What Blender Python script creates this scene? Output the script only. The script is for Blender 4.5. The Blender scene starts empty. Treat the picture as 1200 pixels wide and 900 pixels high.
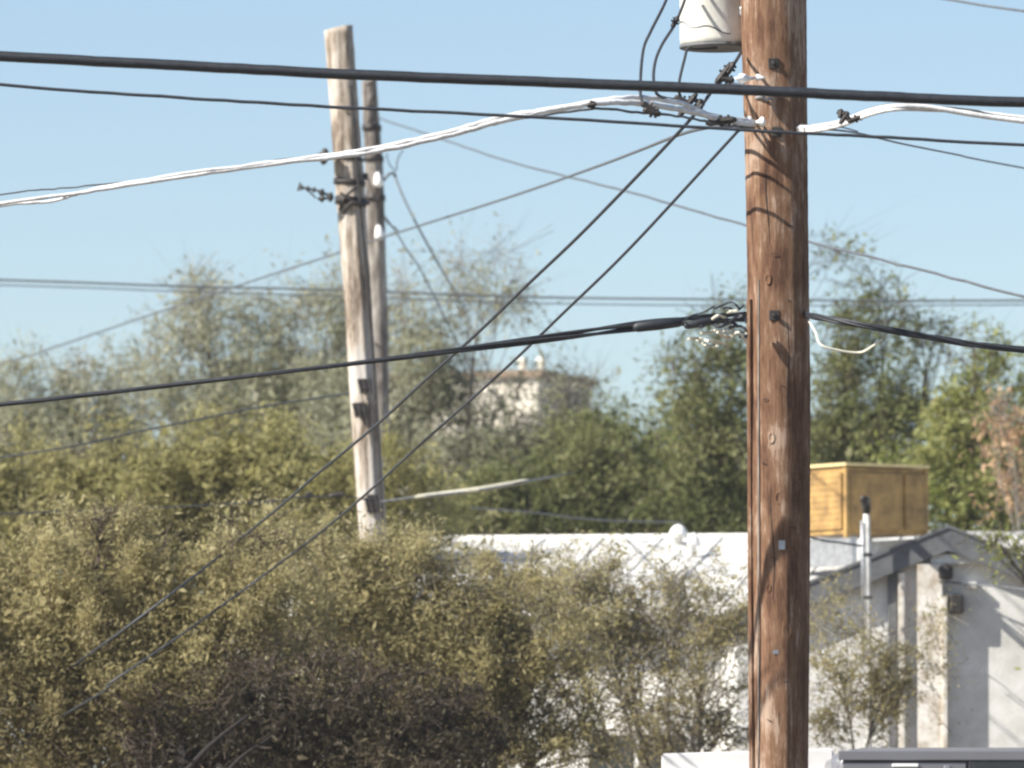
import bpy, bmesh, math, random
import numpy as np
from mathutils import Vector, Matrix
random.seed(7)
RNG = np.random.default_rng(11)
SC = bpy.context.scene
COL = SC.collection
R = math.radians
HAZE = 0.0003

# ------------------------------------------------------------ camera
F = 9000.0                       # focal length in photograph pixels (1200 wide): a long telephoto
CAMZ = 1.7
PITCH = math.atan(550.0 / F)
cam = bpy.data.cameras.new('camera')
cam.sensor_width = 36.0
cam.lens = 36.0 * F / 1200.0
cam.clip_start = 0.5
cam.clip_end = 5000.0
cam.dof.use_dof = True
cam.dof.focus_distance = 43.0
cam.dof.aperture_fstop = 5.4
cam_o = bpy.data.objects.new('camera', cam)
COL.objects.link(cam_o)
cam_o.location = (0, 0, CAMZ)
cam_o.rotation_euler = (math.pi / 2 + PITCH, 0, 0)
SC.camera = cam_o

# ------------------------------------------------------------ sun and sky
EL = R(39.0)
SH = Vector((-0.925, -0.38)).normalized()
SUN = Vector((SH.x * math.cos(EL), SH.y * math.cos(EL), math.sin(EL)))
world = bpy.data.worlds.new('World')
SC.world = world
world.use_nodes = True
nt = world.node_tree
sky = nt.nodes.new('ShaderNodeTexSky')
sky.sky_type = 'NISHITA'
sky.sun_disc = False
sky.sun_elevation = EL
sky.sun_rotation = math.atan2(SH.x, SH.y)
sky.altitude = 700
sky.air_density = 0.9
sky.dust_density = 1.2
sky.ozone_density = 1.6
bg = nt.nodes['Background']
bg.inputs['Strength'].default_value = 0.078
nt.links.new(sky.outputs[0], bg.inputs['Color'])
sun_l = bpy.data.lights.new('sun', 'SUN')
sun_l.energy = 5.0
sun_l.angle = R(0.53)
sun_l.color = (1.0, 0.945, 0.86)
sun_o = bpy.data.objects.new('sun', sun_l)
COL.objects.link(sun_o)
sun_o.rotation_euler = SUN.to_track_quat('Z', 'Y').to_euler()
SC.view_settings.view_transform = 'Standard'
SC.view_settings.look = 'None'
SC.view_settings.exposure = 0.98
SC.view_settings.gamma = 1.0
SC.cycles.filter_width = 2.3
SC.cycles.max_bounces = 6

def P(px, py, d):
    """World point seen at a photograph pixel at depth d (metres along +Y)."""
    cx, cz = (px - 600.0) / F, (450.0 - py) / F
    c, s = math.cos(PITCH), math.sin(PITCH)
    y = c - cz * s
    z = s + cz * c
    k = d / y
    return Vector((cx * k, d, CAMZ + z * k))

def mpp(d):
    return d / F

# ------------------------------------------------------------ tagging helpers
def tag(o, label=None, cat=None, group=None, kind=None):
    if label: o['label'] = label
    if cat: o['category'] = cat
    if group: o['group'] = group
    if kind: o['kind'] = kind
    return o

def thing(name, loc, label, cat, group=None, rz=0.0):
    o = bpy.data.objects.new(name, None)
    o.empty_display_size = 0.3
    COL.objects.link(o)
    o.location = loc
    o.rotation_euler = (0, 0, rz)
    return tag(o, label, cat, group)

def link(name, me, mat, parent=None):
    """World-space mesh; when parented to an unrotated thing its vertices move into the thing's space."""
    o = bpy.data.objects.new(name, me)
    COL.objects.link(o)
    if mat is not None and not me.materials:
        me.materials.append(mat)
    if parent is not None:
        root = parent
        m = Matrix.Identity(4)
        while root is not None:
            m = m @ Matrix.Identity(4)
            root = root.parent
        top = parent
        chain = Matrix.Identity(4)
        while top is not None:
            chain = (Matrix.Translation(top.location) @ top.rotation_euler.to_matrix().to_4x4()) @ chain
            top = top.parent
        o.parent = parent
        me.transform(chain.inverted())
    return o

def obj(name, bm, mat, parent=None, smooth=False):
    me = bpy.data.meshes.new(name)
    bmesh.ops.recalc_face_normals(bm, faces=bm.faces)
    bm.to_mesh(me)
    bm.free()
    if smooth:
        for p in me.polygons: p.use_smooth = True
    return link(name, me, mat, parent)

# ------------------------------------------------------------ shape helpers
def box(bm, c, s, rz=0.0, bev=0.0, rot=None):
    r = bmesh.ops.create_cube(bm, size=1.0)
    vs = r['verts']
    bmesh.ops.scale(bm, vec=s, verts=vs)
    if bev > 0:
        es = list({e for v in vs for e in v.link_edges})
        rb = bmesh.ops.bevel(bm, geom=es, offset=bev, segments=2, affect='EDGES', profile=0.6)
        vs = list({v for f in rb['faces'] for v in f.verts} | {v for v in vs if v.is_valid})
    m = Matrix.Translation(c) @ (rot.to_4x4() if rot is not None else Matrix.Rotation(rz, 4, 'Z'))
    bmesh.ops.transform(bm, matrix=m, verts=vs)
    return vs

def tube(bm, pts, rad, n=8, cap=True):
    """Sweep a ring along a polyline; rad is a number or a list."""
    pts = [Vector(p) for p in pts]
    k = len(pts)
    rads = rad if isinstance(rad, (list, tuple)) else [rad] * k
    rings = []
    up = None
    for i, p in enumerate(pts):
        t = (pts[min(i + 1, k - 1)] - pts[max(i - 1, 0)])
        if t.length < 1e-9: t = Vector((0, 0, 1))
        t.normalize()
        if up is None:
            up = Vector((0, 0, 1)) if abs(t.z) < 0.9 else Vector((0, 1, 0))
        a = t.cross(up)
        if a.length < 1e-6:
            a = t.cross(Vector((1, 0, 0)))
        a.normalize()
        b = a.cross(t).normalized()
        up = b
        rings.append([bm.verts.new(p + (a * math.cos(2 * math.pi * j / n) + b * math.sin(2 * math.pi * j / n)) * rads[i]) for j in range(n)])
    for i in range(k - 1):
        for j in range(n):
            bm.faces.new((rings[i][j], rings[i][(j + 1) % n], rings[i + 1][(j + 1) % n], rings[i + 1][j]))
    if cap:
        bm.faces.new(rings[0][::-1])
        bm.faces.new(rings[-1])

def spline(pts, sub=8):
    pts = [Vector(p) for p in pts]
    if len(pts) < 3: return pts
    out = []
    ext = [pts[0] * 2 - pts[1]] + pts + [pts[-1] * 2 - pts[-2]]
    for i in range(1, len(ext) - 2):
        p0, p1, p2, p3 = ext[i - 1], ext[i], ext[i + 1], ext[i + 2]
        for s in range(sub):
            t = s / sub
            out.append(0.5 * ((2 * p1) + (p2 - p0) * t + (2 * p0 - 5 * p1 + 4 * p2 - p3) * t * t + (3 * p1 - p0 - 3 * p2 + p3) * t ** 3))
    out.append(pts[-1])
    return out

def lathe(bm, prof, n=20, c=(0, 0, 0), axis=None):
    """prof: list of (r, h) swept about an axis through c."""
    ax = Vector(axis).normalized() if axis is not None else Vector((0, 0, 1))
    q = Vector((0, 0, 1)).rotation_difference(ax)
    c = Vector(c)
    rings = []
    for r, h in prof:
        rings.append([bm.verts.new(c + q @ Vector((r * math.cos(2 * math.pi * j / n), r * math.sin(2 * math.pi * j / n), h))) for j in range(n)])
    for i in range(len(rings) - 1):
        for j in range(n):
            bm.faces.new((rings[i][j], rings[i][(j + 1) % n], rings[i + 1][(j + 1) % n], rings[i + 1][j]))
    bm.faces.new(rings[0][::-1])
    bm.faces.new(rings[-1])

def prism(bm, poly, y0, y1):
    """Closed outline in XZ extruded along Y."""
    a = [bm.verts.new((x, y0, z)) for x, z in poly]
    b = [bm.verts.new((x, y1, z)) for x, z in poly]
    n = len(poly)
    bm.faces.new(a); bm.faces.new(b[::-1])
    for i in range(n):
        bm.faces.new((a[i], b[i], b[(i + 1) % n], a[(i + 1) % n]))

# ------------------------------------------------------------ materials
def new_mat(name):
    m = bpy.data.materials.new(name)
    m.use_nodes = True
    n = m.node_tree
    return m, n, n.nodes['Principled BSDF']

def mat(name, c, rough=0.6, metal=0.0, var=0.18, scale=6.0, bump=0.15, bscale=60.0, c2=None, spec=0.5, stretch=(1, 1, 1)):
    m, n, b = new_mat(name)
    tc = n.nodes.new('ShaderNodeTexCoord')
    mp = n.nodes.new('ShaderNodeMapping')
    mp.inputs['Scale'].default_value = stretch
    n.links.new(tc.outputs['Object'], mp.inputs[0])
    nz = n.nodes.new('ShaderNodeTexNoise')
    nz.inputs['Scale'].default_value = scale
    nz.inputs['Detail'].default_value = 6
    nz.inputs['Roughness'].default_value = 0.65
    n.links.new(mp.outputs[0], nz.inputs['Vector'])
    cr = n.nodes.new('ShaderNodeValToRGB')
    lo = [v * (1 - var) for v in c] if c2 is None else c2
    hi = [min(1, v * (1 + var)) for v in c]
    cr.color_ramp.elements[0].position = 0.32
    cr.color_ramp.elements[0].color = (*lo, 1)
    cr.color_ramp.elements[1].position = 0.66
    cr.color_ramp.elements[1].color = (*hi, 1)
    n.links.new(nz.outputs['Fac'], cr.inputs[0])
    n.links.new(cr.outputs[0], b.inputs['Base Color'])
    b.inputs['Roughness'].default_value = rough
    b.inputs['Metallic'].default_value = metal
    b.inputs['Specular IOR Level'].default_value = spec
    if bump:
        n2 = n.nodes.new('ShaderNodeTexNoise')
        n2.inputs['Scale'].default_value = bscale
        n2.inputs['Detail'].default_value = 5
        n.links.new(mp.outputs[0], n2.inputs['Vector'])
        bp = n.nodes.new('ShaderNodeBump')
        bp.inputs['Strength'].default_value = bump
        bp.inputs['Distance'].default_value = 0.01
        n.links.new(n2.outputs['Fac'], bp.inputs['Height'])
        n.links.new(bp.outputs[0], b.inputs['Normal'])
    return m

def wood_mat(name, cols, grain, blotch=1.6, crack=0.5, bump=0.6):
    """Weathered round timber: long vertical grain, blotches, checks."""
    m, n, b = new_mat(name)
    L = n.links
    tc = n.nodes.new('ShaderNodeTexCoord')
    def noise(sc, stretch, det=6, rough=0.6):
        mp = n.nodes.new('ShaderNodeMapping')
        mp.inputs['Scale'].default_value = stretch
        L.new(tc.outputs['Object'], mp.inputs[0])
        z = n.nodes.new('ShaderNodeTexNoise')
        z.inputs['Scale'].default_value = sc
        z.inputs['Detail'].default_value = det
        z.inputs['Roughness'].default_value = rough
        L.new(mp.outputs[0], z.inputs['Vector'])
        return z
    big = noise(blotch, (1.6, 1.6, 0.8), 5, 0.6)
    gr = noise(grain, (1, 1, 0.10), 9, 0.8)
    fine = noise(grain * 2.6, (1, 1, 0.16), 7, 0.85)
    cr = n.nodes.new('ShaderNodeValToRGB')
    e = cr.color_ramp.elements
    e[0].position = 0.25; e[0].color = (*cols[0], 1)
    e[1].position = 0.75; e[1].color = (*cols[-1], 1)
    for i, c in enumerate(cols[1:-1]):
        x = e.new(0.25 + 0.5 * (i + 1) / (len(cols) - 1)); x.color = (*c, 1)
    mixv = n.nodes.new('ShaderNodeMath'); mixv.operation = 'MULTIPLY_ADD'
    mixv.inputs[1].default_value = 0.55
    L.new(gr.outputs['Fac'], mixv.inputs[0])
    half = n.nodes.new('ShaderNodeMath'); half.operation = 'MULTIPLY'; half.inputs[1].default_value = 0.45
    L.new(big.outputs['Fac'], half.inputs[0])
    L.new(half.outputs[0], mixv.inputs[2])
    st = n.nodes.new('ShaderNodeMapRange')
    st.inputs['From Min'].default_value = 0.36; st.inputs['From Max'].default_value = 0.64
    L.new(mixv.outputs[0], st.inputs['Value'])
    L.new(st.outputs[0], cr.inputs[0])
    # checks: thin dark vertical splits
    ck = n.nodes.new('ShaderNodeValToRGB')
    ck.color_ramp.elements[0].position = 0.30; ck.color_ramp.elements[0].color = (1, 1, 1, 1)
    ck.color_ramp.elements[1].position = 0.40; ck.color_ramp.elements[1].color = (0, 0, 0, 1)
    L.new(fine.outputs['Fac'], ck.inputs[0])
    mx = n.nodes.new('ShaderNodeMix'); mx.data_type = 'RGBA'; mx.blend_type = 'MULTIPLY'
    fm = n.nodes.new('ShaderNodeMath'); fm.operation = 'MULTIPLY'; fm.inputs[1].default_value = crack
    L.new(ck.outputs[0], fm.inputs[0])
    L.new(fm.outputs[0], mx.inputs['Factor'])
    L.new(cr.outputs[0], mx.inputs['A'])
    mx.inputs['B'].default_value = (0.28, 0.22, 0.17, 1)
    L.new(mx.outputs['Result'], b.inputs['Base Color'])
    b.inputs['Roughness'].default_value = 0.85
    b.inputs['Specular IOR Level'].default_value = 0.25
    add = n.nodes.new('ShaderNodeMath'); add.operation = 'ADD'
    L.new(gr.outputs['Fac'], add.inputs[0]); L.new(fine.outputs['Fac'], add.inputs[1])
    bp = n.nodes.new('ShaderNodeBump'); bp.inputs['Strength'].default_value = bump; bp.inputs['Distance'].default_value = 0.015
    L.new(add.outputs[0], bp.inputs['Height']); L.new(bp.outputs[0], b.inputs['Normal'])
    return m

def leaf_mat(name, cols, trans=0.3, scale=0.55):
    """Fine leaves; colour varies from clump to clump and from leaf to leaf."""
    m, n, b = new_mat(name)
    L = n.links
    geo = n.nodes.new('ShaderNodeNewGeometry')
    tc = n.nodes.new('ShaderNodeTexCoord')
    nz = n.nodes.new('ShaderNodeTexNoise'); nz.inputs['Scale'].default_value = scale
    nz.inputs['Detail'].default_value = 5; nz.inputs['Roughness'].default_value = 0.62
    L.new(tc.outputs['Object'], nz.inputs['Vector'])
    st = n.nodes.new('ShaderNodeMapRange'); st.inputs['From Min'].default_value = 0.33; st.inputs['From Max'].default_value = 0.67
    L.new(nz.outputs['Fac'], st.inputs['Value'])
    ma = n.nodes.new('ShaderNodeMath'); ma.operation = 'MULTIPLY_ADD'; ma.inputs[1].default_value = 0.30
    L.new(geo.outputs['Random Per Island'], ma.inputs[0])
    sc = n.nodes.new('ShaderNodeMath'); sc.operation = 'MULTIPLY'; sc.inputs[1].default_value = 0.70
    L.new(st.outputs[0], sc.inputs[0]); L.new(sc.outputs[0], ma.inputs[2])
    cr = n.nodes.new('ShaderNodeValToRGB')
    e = cr.color_ramp.elements
    e[0].position = 0.1; e[0].color = (*cols[0], 1)
    e[1].position = 0.9; e[1].color = (*cols[-1], 1)
    for i, c in enumerate(cols[1:-1]):
        x = e.new(0.1 + 0.8 * (i + 1) / (len(cols) - 1)); x.color = (*c, 1)
    L.new(ma.outputs[0], cr.inputs[0])
    L.new(cr.outputs[0], b.inputs['Base Color'])
    b.inputs['Roughness'].default_value = 0.6
    b.inputs['Specular IOR Level'].default_value = 0.35
    tr = n.nodes.new('ShaderNodeBsdfTranslucent')
    L.new(cr.outputs[0], tr.inputs['Color'])
    mix = n.nodes.new('ShaderNodeMixShader'); mix.inputs[0].default_value = trans
    L.new(b.outputs[0], mix.inputs[1]); L.new(tr.outputs[0], mix.inputs[2])
    L.new(mix.outputs[0], n.nodes['Material Output'].inputs['Surface'])
    return m

M = dict(
    pole_brown=wood_mat('pole_brown', [(.10, .05, .03), (.175, .094, .054), (.215, .125, .075), (.38, .275, .205)], 30, 3.4, 0.4),
    pole_pale=wood_mat('pole_pale', [(.17, .13, .095), (.38, .315, .25), (.54, .475, .40), (.62, .58, .53)], 20, 1.6, 0.6, 0.9),
    pole_grey=wood_mat('pole_grey', [(.08, .065, .055), (.17, .15, .13), (.26, .235, .21), (.38, .35, .31)], 22, 1.8, 0.6),
    rubber=mat('rubber', (.016, .019, .024), 0.5, 0, .4, 30, .3, 200),
    wire_dark=mat('wire_dark', (.035, .04, .048), 0.55, .2, .35, 20, 0),
    wire_grey=mat('wire_grey', (.11, .12, .13), 0.55, .3, .3, 20, 0),
    wire_pale=mat('wire_pale', (.74, .74, .74), 0.5, .0, .08, 9, .4, 90, c2=(.46, .46, .45)),
    wire_cream=mat('wire_cream', (.62, .60, .50), 0.5, .0, .15, 14, 0),
    sleeve=mat('sleeve', (.34, .33, .25), 0.6, .0, .2, 14, .2, 80),
    galv=mat('galv', (.42, .43, .44), 0.45, .8, .25, 18, .2, 120),
    iron=mat('iron', (.05, .045, .042), 0.6, .5, .5, 22, .3, 100),
    porcelain=mat('porcelain', (.82, .82, .80), 0.18, 0, .06, 20, 0),
    tank=mat('tank', (.74, .73, .66), 0.4, 0, .10, 3.5, .1, 60, c2=(.50, .49, .43)),
    stucco=mat('stucco', (.76, .75, .72), 0.9, 0, .06, 2.6, .8, 60, c2=(.52, .51, .47)),
    roof_white=mat('roof_white', (.66, .655, .63), 0.8, 0, .08, 5.0, .6, 40, c2=(.34, .335, .31)),
    fascia=mat('fascia', (.12, .125, .13), 0.7, 0, .25, 7, .2, 60),
    trim=mat('trim', (.74, .74, .72), 0.6, 0, .1, 9, .15, 60, c2=(.45, .43, .38)),
    post_paint=mat('post_paint', (.80, .78, .72), 0.65, 0, .08, 9, .3, 50, c2=(.42, .34, .25)),
    tin=mat('tin', (.38, .235, .075), 0.6, 0, .14, 5.5, .35, 34, c2=(.17, .10, .035)),
    tin_edge=mat('tin_edge', (.70, .56, .28), 0.5, .1, .12, 8, 0),
    far_stucco=mat('far_stucco', (.88, .83, .72), 0.9, 0, .08, 1.2, .3, 20, c2=(.62, .56, .44)),
    far_roof=mat('far_roof', (.26, .19, .13), 0.85, 0, .25, 2.0, .3, 20),
    glass=mat('glass', (.02, .025, .03), 0.08, 0, .2, 3, 0),
    van_paint=mat('van_paint', (.20, .20, .215), 0.32, .3, .06, 1.5, .02, 30, spec=.6),
    van_trim=mat('van_trim', (.03, .03, .033), 0.5, 0, .3, 20, .1, 80),
    white_paint=mat('white_paint', (.80, .78, .76), 0.4, 0, .04, 3, .05, 30, c2=(.68, .66, .63)),
    tyre=mat('tyre', (.02, .02, .02), 0.85, 0, .3, 20, .3, 60),
    bark=mat('bark', (.075, .055, .042), 0.9, 0, .45, 9, .8, 40, stretch=(1, 1, .3)),
    bark_dark=mat('bark_dark', (.016, .012, .010), 0.9, 0, .45, 9, .8, 40, stretch=(1, 1, .3)),
    bark_grey=mat('bark_grey', (.20, .18, .15), 0.9, 0, .4, 9, .8, 40, stretch=(1, 1, .3)),
    dirt=mat('dirt', (.19, .155, .115), 0.95, 0, .25, .6, .6, 8, c2=(.12, .10, .07)),
    asphalt=mat('asphalt', (.055, .055, .057), 0.9, 0, .3, 1.2, .5, 40),
    kerb=mat('kerb', (.42, .40, .37), 0.9, 0, .2, 3, .4, 30),
    road_paint=mat('road_paint', (.70, .55, .12), 0.7, 0, .2, 5, .2, 40),
    leaf_far=leaf_mat('leaf_far', [(.25, .26, .17), (.34, .345, .23), (.42, .42, .29), (.54, .52, .39)], .52),
    leaf_green=leaf_mat('leaf_green', [(.075, .095, .032), (.14, .165, .058), (.20, .215, .08), (.30, .285, .14)], .45),
    leaf_bright=leaf_mat('leaf_bright', [(.17, .20, .05), (.25, .28, .075), (.32, .335, .11), (.40, .37, .17)], .5),
    leaf_olive=leaf_mat('leaf_olive', [(.22, .205, .08), (.30, .28, .11), (.36, .335, .14), (.44, .40, .20)], .54),
    leaf_mesquite=leaf_mat('leaf_mesquite', [(.22, .185, .09), (.34, .295, .145), (.44, .39, .195), (.54, .49, .29)], .56),
    leaf_shade_brown=leaf_mat('leaf_shade_brown', [(.028, .022, .012), (.055, .044, .024), (.10, .08, .045), (.24, .20, .12)], .3),  # dark twig tones with the shade under the canopy put into the colour
    leaf_tan=leaf_mat('leaf_tan', [(.26, .19, .08), (.42, .28, .15), (.55, .37, .23), (.46, .34, .17)], .45),
)

# ------------------------------------------------------------ ground, road
bm = bmesh.new()
v = [bm.verts.new(p) for p in ((-2500, -300, 0), (2500, -300, 0), (2500, 4000, 0), (-2500, 4000, 0))]
bm.faces.new(v)
tag(obj('ground', bm, M['dirt']), kind='structure')
bm = bmesh.new()
v = [bm.verts.new(p) for p in ((-400, 24, .004), (400, 24, .004), (400, 36, .004), (-400, 36, .004))]
bm.faces.new(v)
tag(obj('road', bm, M['asphalt']), kind='structure')
for y in (23.9, 36.1):
    bm = bmesh.new(); box(bm, (0, y, .062), (800, .2, .12))
    tag(obj('kerb', bm, M['kerb']), kind='structure')
bm = bmesh.new()
for i in range(-30, 31):
    x = i * 9.0
    v = [bm.verts.new(p) for p in ((x, 29.9, .008), (x + 3, 29.9, .008), (x + 3, 30.05, .008), (x, 30.05, .008))]
    bm.faces.new(v)
tag(obj('road_marking', bm, M['road_paint']), kind='structure')

# ------------------------------------------------------------ wooden poles
def pole_mesh(name, mat_, parent, rows, d, zbot_px, seed, rough=0.012, n=40, top_tilt=0.0):
    """rows: (y_px, x_left_px, x_right_px) down the pole. Continues straight down into the ground."""
    rr = random.Random(seed)
    def at(y):
        if y <= rows[0][0]: return rows[0][1:]
        for a, b in zip(rows, rows[1:]):
            if a[0] <= y <= b[0]:
                t = (y - a[0]) / (b[0] - a[0])
                return a[1] + (b[1] - a[1]) * t, a[2] + (b[2] - a[2]) * t
        a, b = rows[-2], rows[-1]
        s = (y - b[0]) / (b[0] - a[0])
        cx0, cx1 = (a[1] + a[2]) / 2, (b[1] + b[2]) / 2
        c = cx1 + (cx1 - cx0) * s
        h = (b[2] - b[1]) / 2
        return c - h, c + h
    bm = bmesh.new()
    rings = []
    ph = [rr.uniform(0, 6.28) for _ in range(12)]
    fr = [rr.randint(2, 11) for _ in range(12)]
    gro = [rr.uniform(0, 6.28) for _ in range(7)]
    ys = list(range(int(rows[0][0]), zbot_px, 7))
    for i, y in enumerate(ys):
        xl, xr = at(y)
        c = P((xl + xr) / 2, y, d)
        r = (xr - xl) / 2 * mpp(d)
        ring = []
        for j in range(n):
            a = 2 * math.pi * j / n
            w = 0
            for q in range(12):
                w += math.sin(fr[q] * a + ph[q] + y * 0.0035 * ((q % 5) - 2)) * rough * 0.22
            for g in gro:
                da = (a - g - 0.15 * math.sin(y * .004 + g)) % (2 * math.pi)
                da = min(da, 2 * math.pi - da)
                w -= 0.05 * math.exp(-(da / .06) ** 2) * (0.5 + .5 * math.sin(y * .006 + g * 3))
            w += rr.uniform(-1, 1) * rough * 0.30
            rad = r * (1 + w)
            z = c.z + (top_tilt * math.cos(a) * r if i == 0 else 0)
            ring.append(bm.verts.new((c.x + rad * math.cos(a), c.y + rad * math.sin(a), z)))
        rings.append(ring)
    for i in range(len(rings) - 1):
        for j in range(n):
            bm.faces.new((rings[i][j], rings[i][(j + 1) % n], rings[i + 1][(j + 1) % n], rings[i + 1][j]))
    bm.faces.new(rings[0]); bm.faces.new(rings[-1][::-1])
    o = obj(name, bm, mat_, parent, smooth=True)
    return o, at

D1 = 42.0
base1 = P(915, 1390, D1); base1.z = 0
pole1 = thing('utility_pole', base1, 'thick brown wooden utility pole with white transformer beside it, nearest of the poles', 'utility pole', 'wooden utility poles')
rows1 = [(-260, 862, 938), (0, 868, 945), (200, 873, 947), (450, 877, 950), (650, 881, 949), (900, 884, 947), (1300, 884, 950)]
_, at1 = pole_mesh('shaft', M['pole_brown'], pole1, rows1, D1, 1400, 3, .02, 56)

def on_pole1(px, y):
    """A point on the near face of the first pole."""
    xl, xr = at1(y)
    r = (xr - xl) / 2 * mpp(D1)
    c = P((xl + xr) / 2, y, D1)
    x = P(px, y, D1).x
    dx = max(-r * .98, min(r * .98, x - c.x))
    return Vector((x, D1 - math.sqrt(max(r * r - dx * dx, 0)), c.z))

# knots, bolt heads, moulding and ground wire on the first pole
for (px, y, s) in ((912, 585, .024), (921, 740, .028), (903, 515, .02), (932, 240, .018), (899, 330, .02), (900, 690, .016)):
    bm = bmesh.new()
    p = on_pole1(px, y)
    c = P((at1(y)[0] + at1(y)[1]) / 2, y, D1)
    ax = (p - Vector((c.x, c.y, p.z))).normalized()
    lathe(bm, [(s * 1.1, -.006), (s, .001), (s * .72, .0045), (s * .6, .0005), (s * .2, .001)], 12, p, ax)
    for v_ in bm.verts: v_.co.z = p.z + (v_.co.z - p.z) * 1.7
    obj('knot', bm, M['pole_brown'], pole1, True)
for (px, y) in ((905, 78), (909, 158), (906, 372)):
    bm = bmesh.new()
    p = on_pole1(px, y)
    box(bm, p, (.055, .012, .055), 0, .003)
    lathe(bm, [(.013, 0), (.013, .022), (.009, .026)], 6, p, (0, -1, 0))
    obj('bolt', bm, M['iron'], pole1)
for (px, y) in ((899, 210), (926, 268), (905, 300), (917, 455), (896, 470), (929, 620), (905, 655), (921, 800), (901, 845), (914, 120), (895, 545), (924, 355)):
    bm = bmesh.new(); p = on_pole1(px, y); a_ = random.uniform(-.5, .5)
    u = Vector((math.cos(a_), 0, math.sin(a_))) * .014
    tube(bm, [p - u, p - u + Vector((0, -.009, 0)), p + u + Vector((0, -.009, 0)), p + u], .0022, 5)
    obj('staple', bm, M['iron'], pole1)
for (px, y, w, h) in ((915, 640, .035, .05), (908, 765, .03, .022)):
    bm = bmesh.new(); box(bm, on_pole1(px, y) + Vector((0, -.003, 0)), (w, .004, h), 0, .001)
    obj('metal_tag', bm, M['galv'], pole1)
for (px, y0, y1) in ((903, 560, 760), (921, 380, 560), (912, 790, 900), (930, 150, 330), (897, 180, 300)):
    bm = bmesh.new(); pp = [on_pole1(px + 1.5 * math.sin(q * .05) + .02 * (q - y0), q) + Vector((0, .003, 0)) for q in range(y0, y1, 10)]
    tube(bm, pp, [.0035 * math.sin(math.pi * (i_ + .5) / len(pp)) + .0008 for i_ in range(len(pp))], 5)
    obj('drying_crack', bm, M['bark_dark'], pole1)
bm = bmesh.new()
tube(bm, [on_pole1(889, y) + Vector((-.004, -.004, 0)) for y in range(330, 1380, 14)], .0045, 6)
obj('ground_wire', bm, M['pole_grey'], pole1)
bm = bmesh.new()
tube(bm, [on_pole1(880 + max(0, y - 350) * .006, y) + Vector((-.01, .006, 0)) for y in range(352, 1380, 14)], .017, 8)
obj('conduit', bm, M['pole_brown'], pole1)

D2 = 67.0
base2 = P(474, 1228, D2); base2.z = 0
pole2 = thing('utility_pole', base2, 'bleached pale wooden utility pole with flat sawn top, leaning slightly', 'utility pole', 'wooden utility poles')
rows2 = [(33, 380, 413), (130, 387, 420), (220, 393, 427), (330, 402, 434), (450, 409, 441), (585, 418, 450)]
_, at2 = pole_mesh('shaft', M['pole_pale'], pole2, rows2, D2, 1235, 5, .075, 40, .22)
D3 = 80.0
base3 = P(458, 1192, D3); base3.z = 0
pole3 = thing('utility_pole', base3, 'slim grey utility pole standing right behind the pale leaning pole', 'utility pole', 'wooden utility poles')
rows3 = [(93, 424, 441), (200, 428, 449), (400, 435, 455), (600, 440, 458)]
_, at3 = pole_mesh('shaft', M['pole_grey'], pole3, rows3, D3, 1200, 9, .05, 30, .2)

def insulator(bm, a, b, r, k=3):
    """A string of bell-shaped sheds from a to b."""
    a, b = Vector(a), Vector(b)
    L = (b - a).length
    prof = [(r * .3, 0)]
    for i in range(k):
        h0, h1 = L * (i + .15) / k, L * (i + .75) / k
        prof += [(r * .35, h0), (r, h0 + (h1 - h0) * .2), (r * .95, h0 + (h1 - h0) * .55), (r * .4, h1)]
    prof += [(r * .25, L)]
    lathe(bm, prof, 14, a, b - a)

# hardware of the pale pole
def q2(px, y, off=0.0): return P(px, y, D2 - off)
bm = bmesh.new()
ax = Vector((-1, -.15, .12))
lathe(bm, [(.02, 0), (.055, .01), (.075, .03), (.07, .055), (.03, .075), (.02, .10)], 18, q2(385, 184, .14), ax)
obj('disc_insulator', bm, M['iron'], pole2, True)
bm = bmesh.new(); tube(bm, [q2(395, 185, .16), q2(384, 184, .15), q2(366, 183, .16)], .011, 8)
obj('insulator_pin', bm, M['galv'], pole2)
for (a, b, r_, k) in (((391, 231), (371, 223), .032, 2), ((371, 223), (349, 219), .026, 3), ((391, 233), (373, 232), .03, 2)):
    bm = bmesh.new(); insulator(bm, q2(*a, .15), q2(*b, .15), r_, k)
    obj('strain_insulator', bm, M['iron'], pole2, True)
for (a, b) in (((352, 214), (349, 224)), ((360, 222), (370, 232)), ((372, 232), (378, 237))):
    bm = bmesh.new(); tube(bm, [q2(*a, .15), q2(*b, .15)], .008, 6)
    obj('clevis', bm, M['iron'], pole2)
# collar band and brackets round the pale pole
for y, w in ((214, .05), (236, .07), (186, .03)):
    xl, xr = at2(y); c = P((xl + xr) / 2, y, D2); r = (xr - xl) / 2 * mpp(D2) * 1.05
    bm = bmesh.new(); lathe(bm, [(r, -w / 2), (r + .008, -w / 2), (r + .008, w / 2), (r, w / 2)], 24, c, (.12, 0, 1))
    obj('band', bm, M['iron'], pole2, True)
bm = bmesh.new()
tube(bm, spline([q2(398, 246, .1), q2(404, 232, .15), q2(414, 222, .16), q2(424, 214, .12)]), .014, 6)
tube(bm, spline([q2(402, 250, .1), q2(412, 238, .17), q2(424, 240, .15), q2(432, 238, .06)]), .017, 6)
tube(bm, spline([q2(399, 226, .16), q2(408, 232, .17), q2(418, 238, .16), q2(428, 242, .1)]), .013, 6)
obj('brace', bm, M['iron'], pole2)
bm = bmesh.new(); box(bm, q2(428, 207, .1), (.05, .06, .06), 0, .01)
obj('clamp', bm, M['iron'], pole2)
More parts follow.
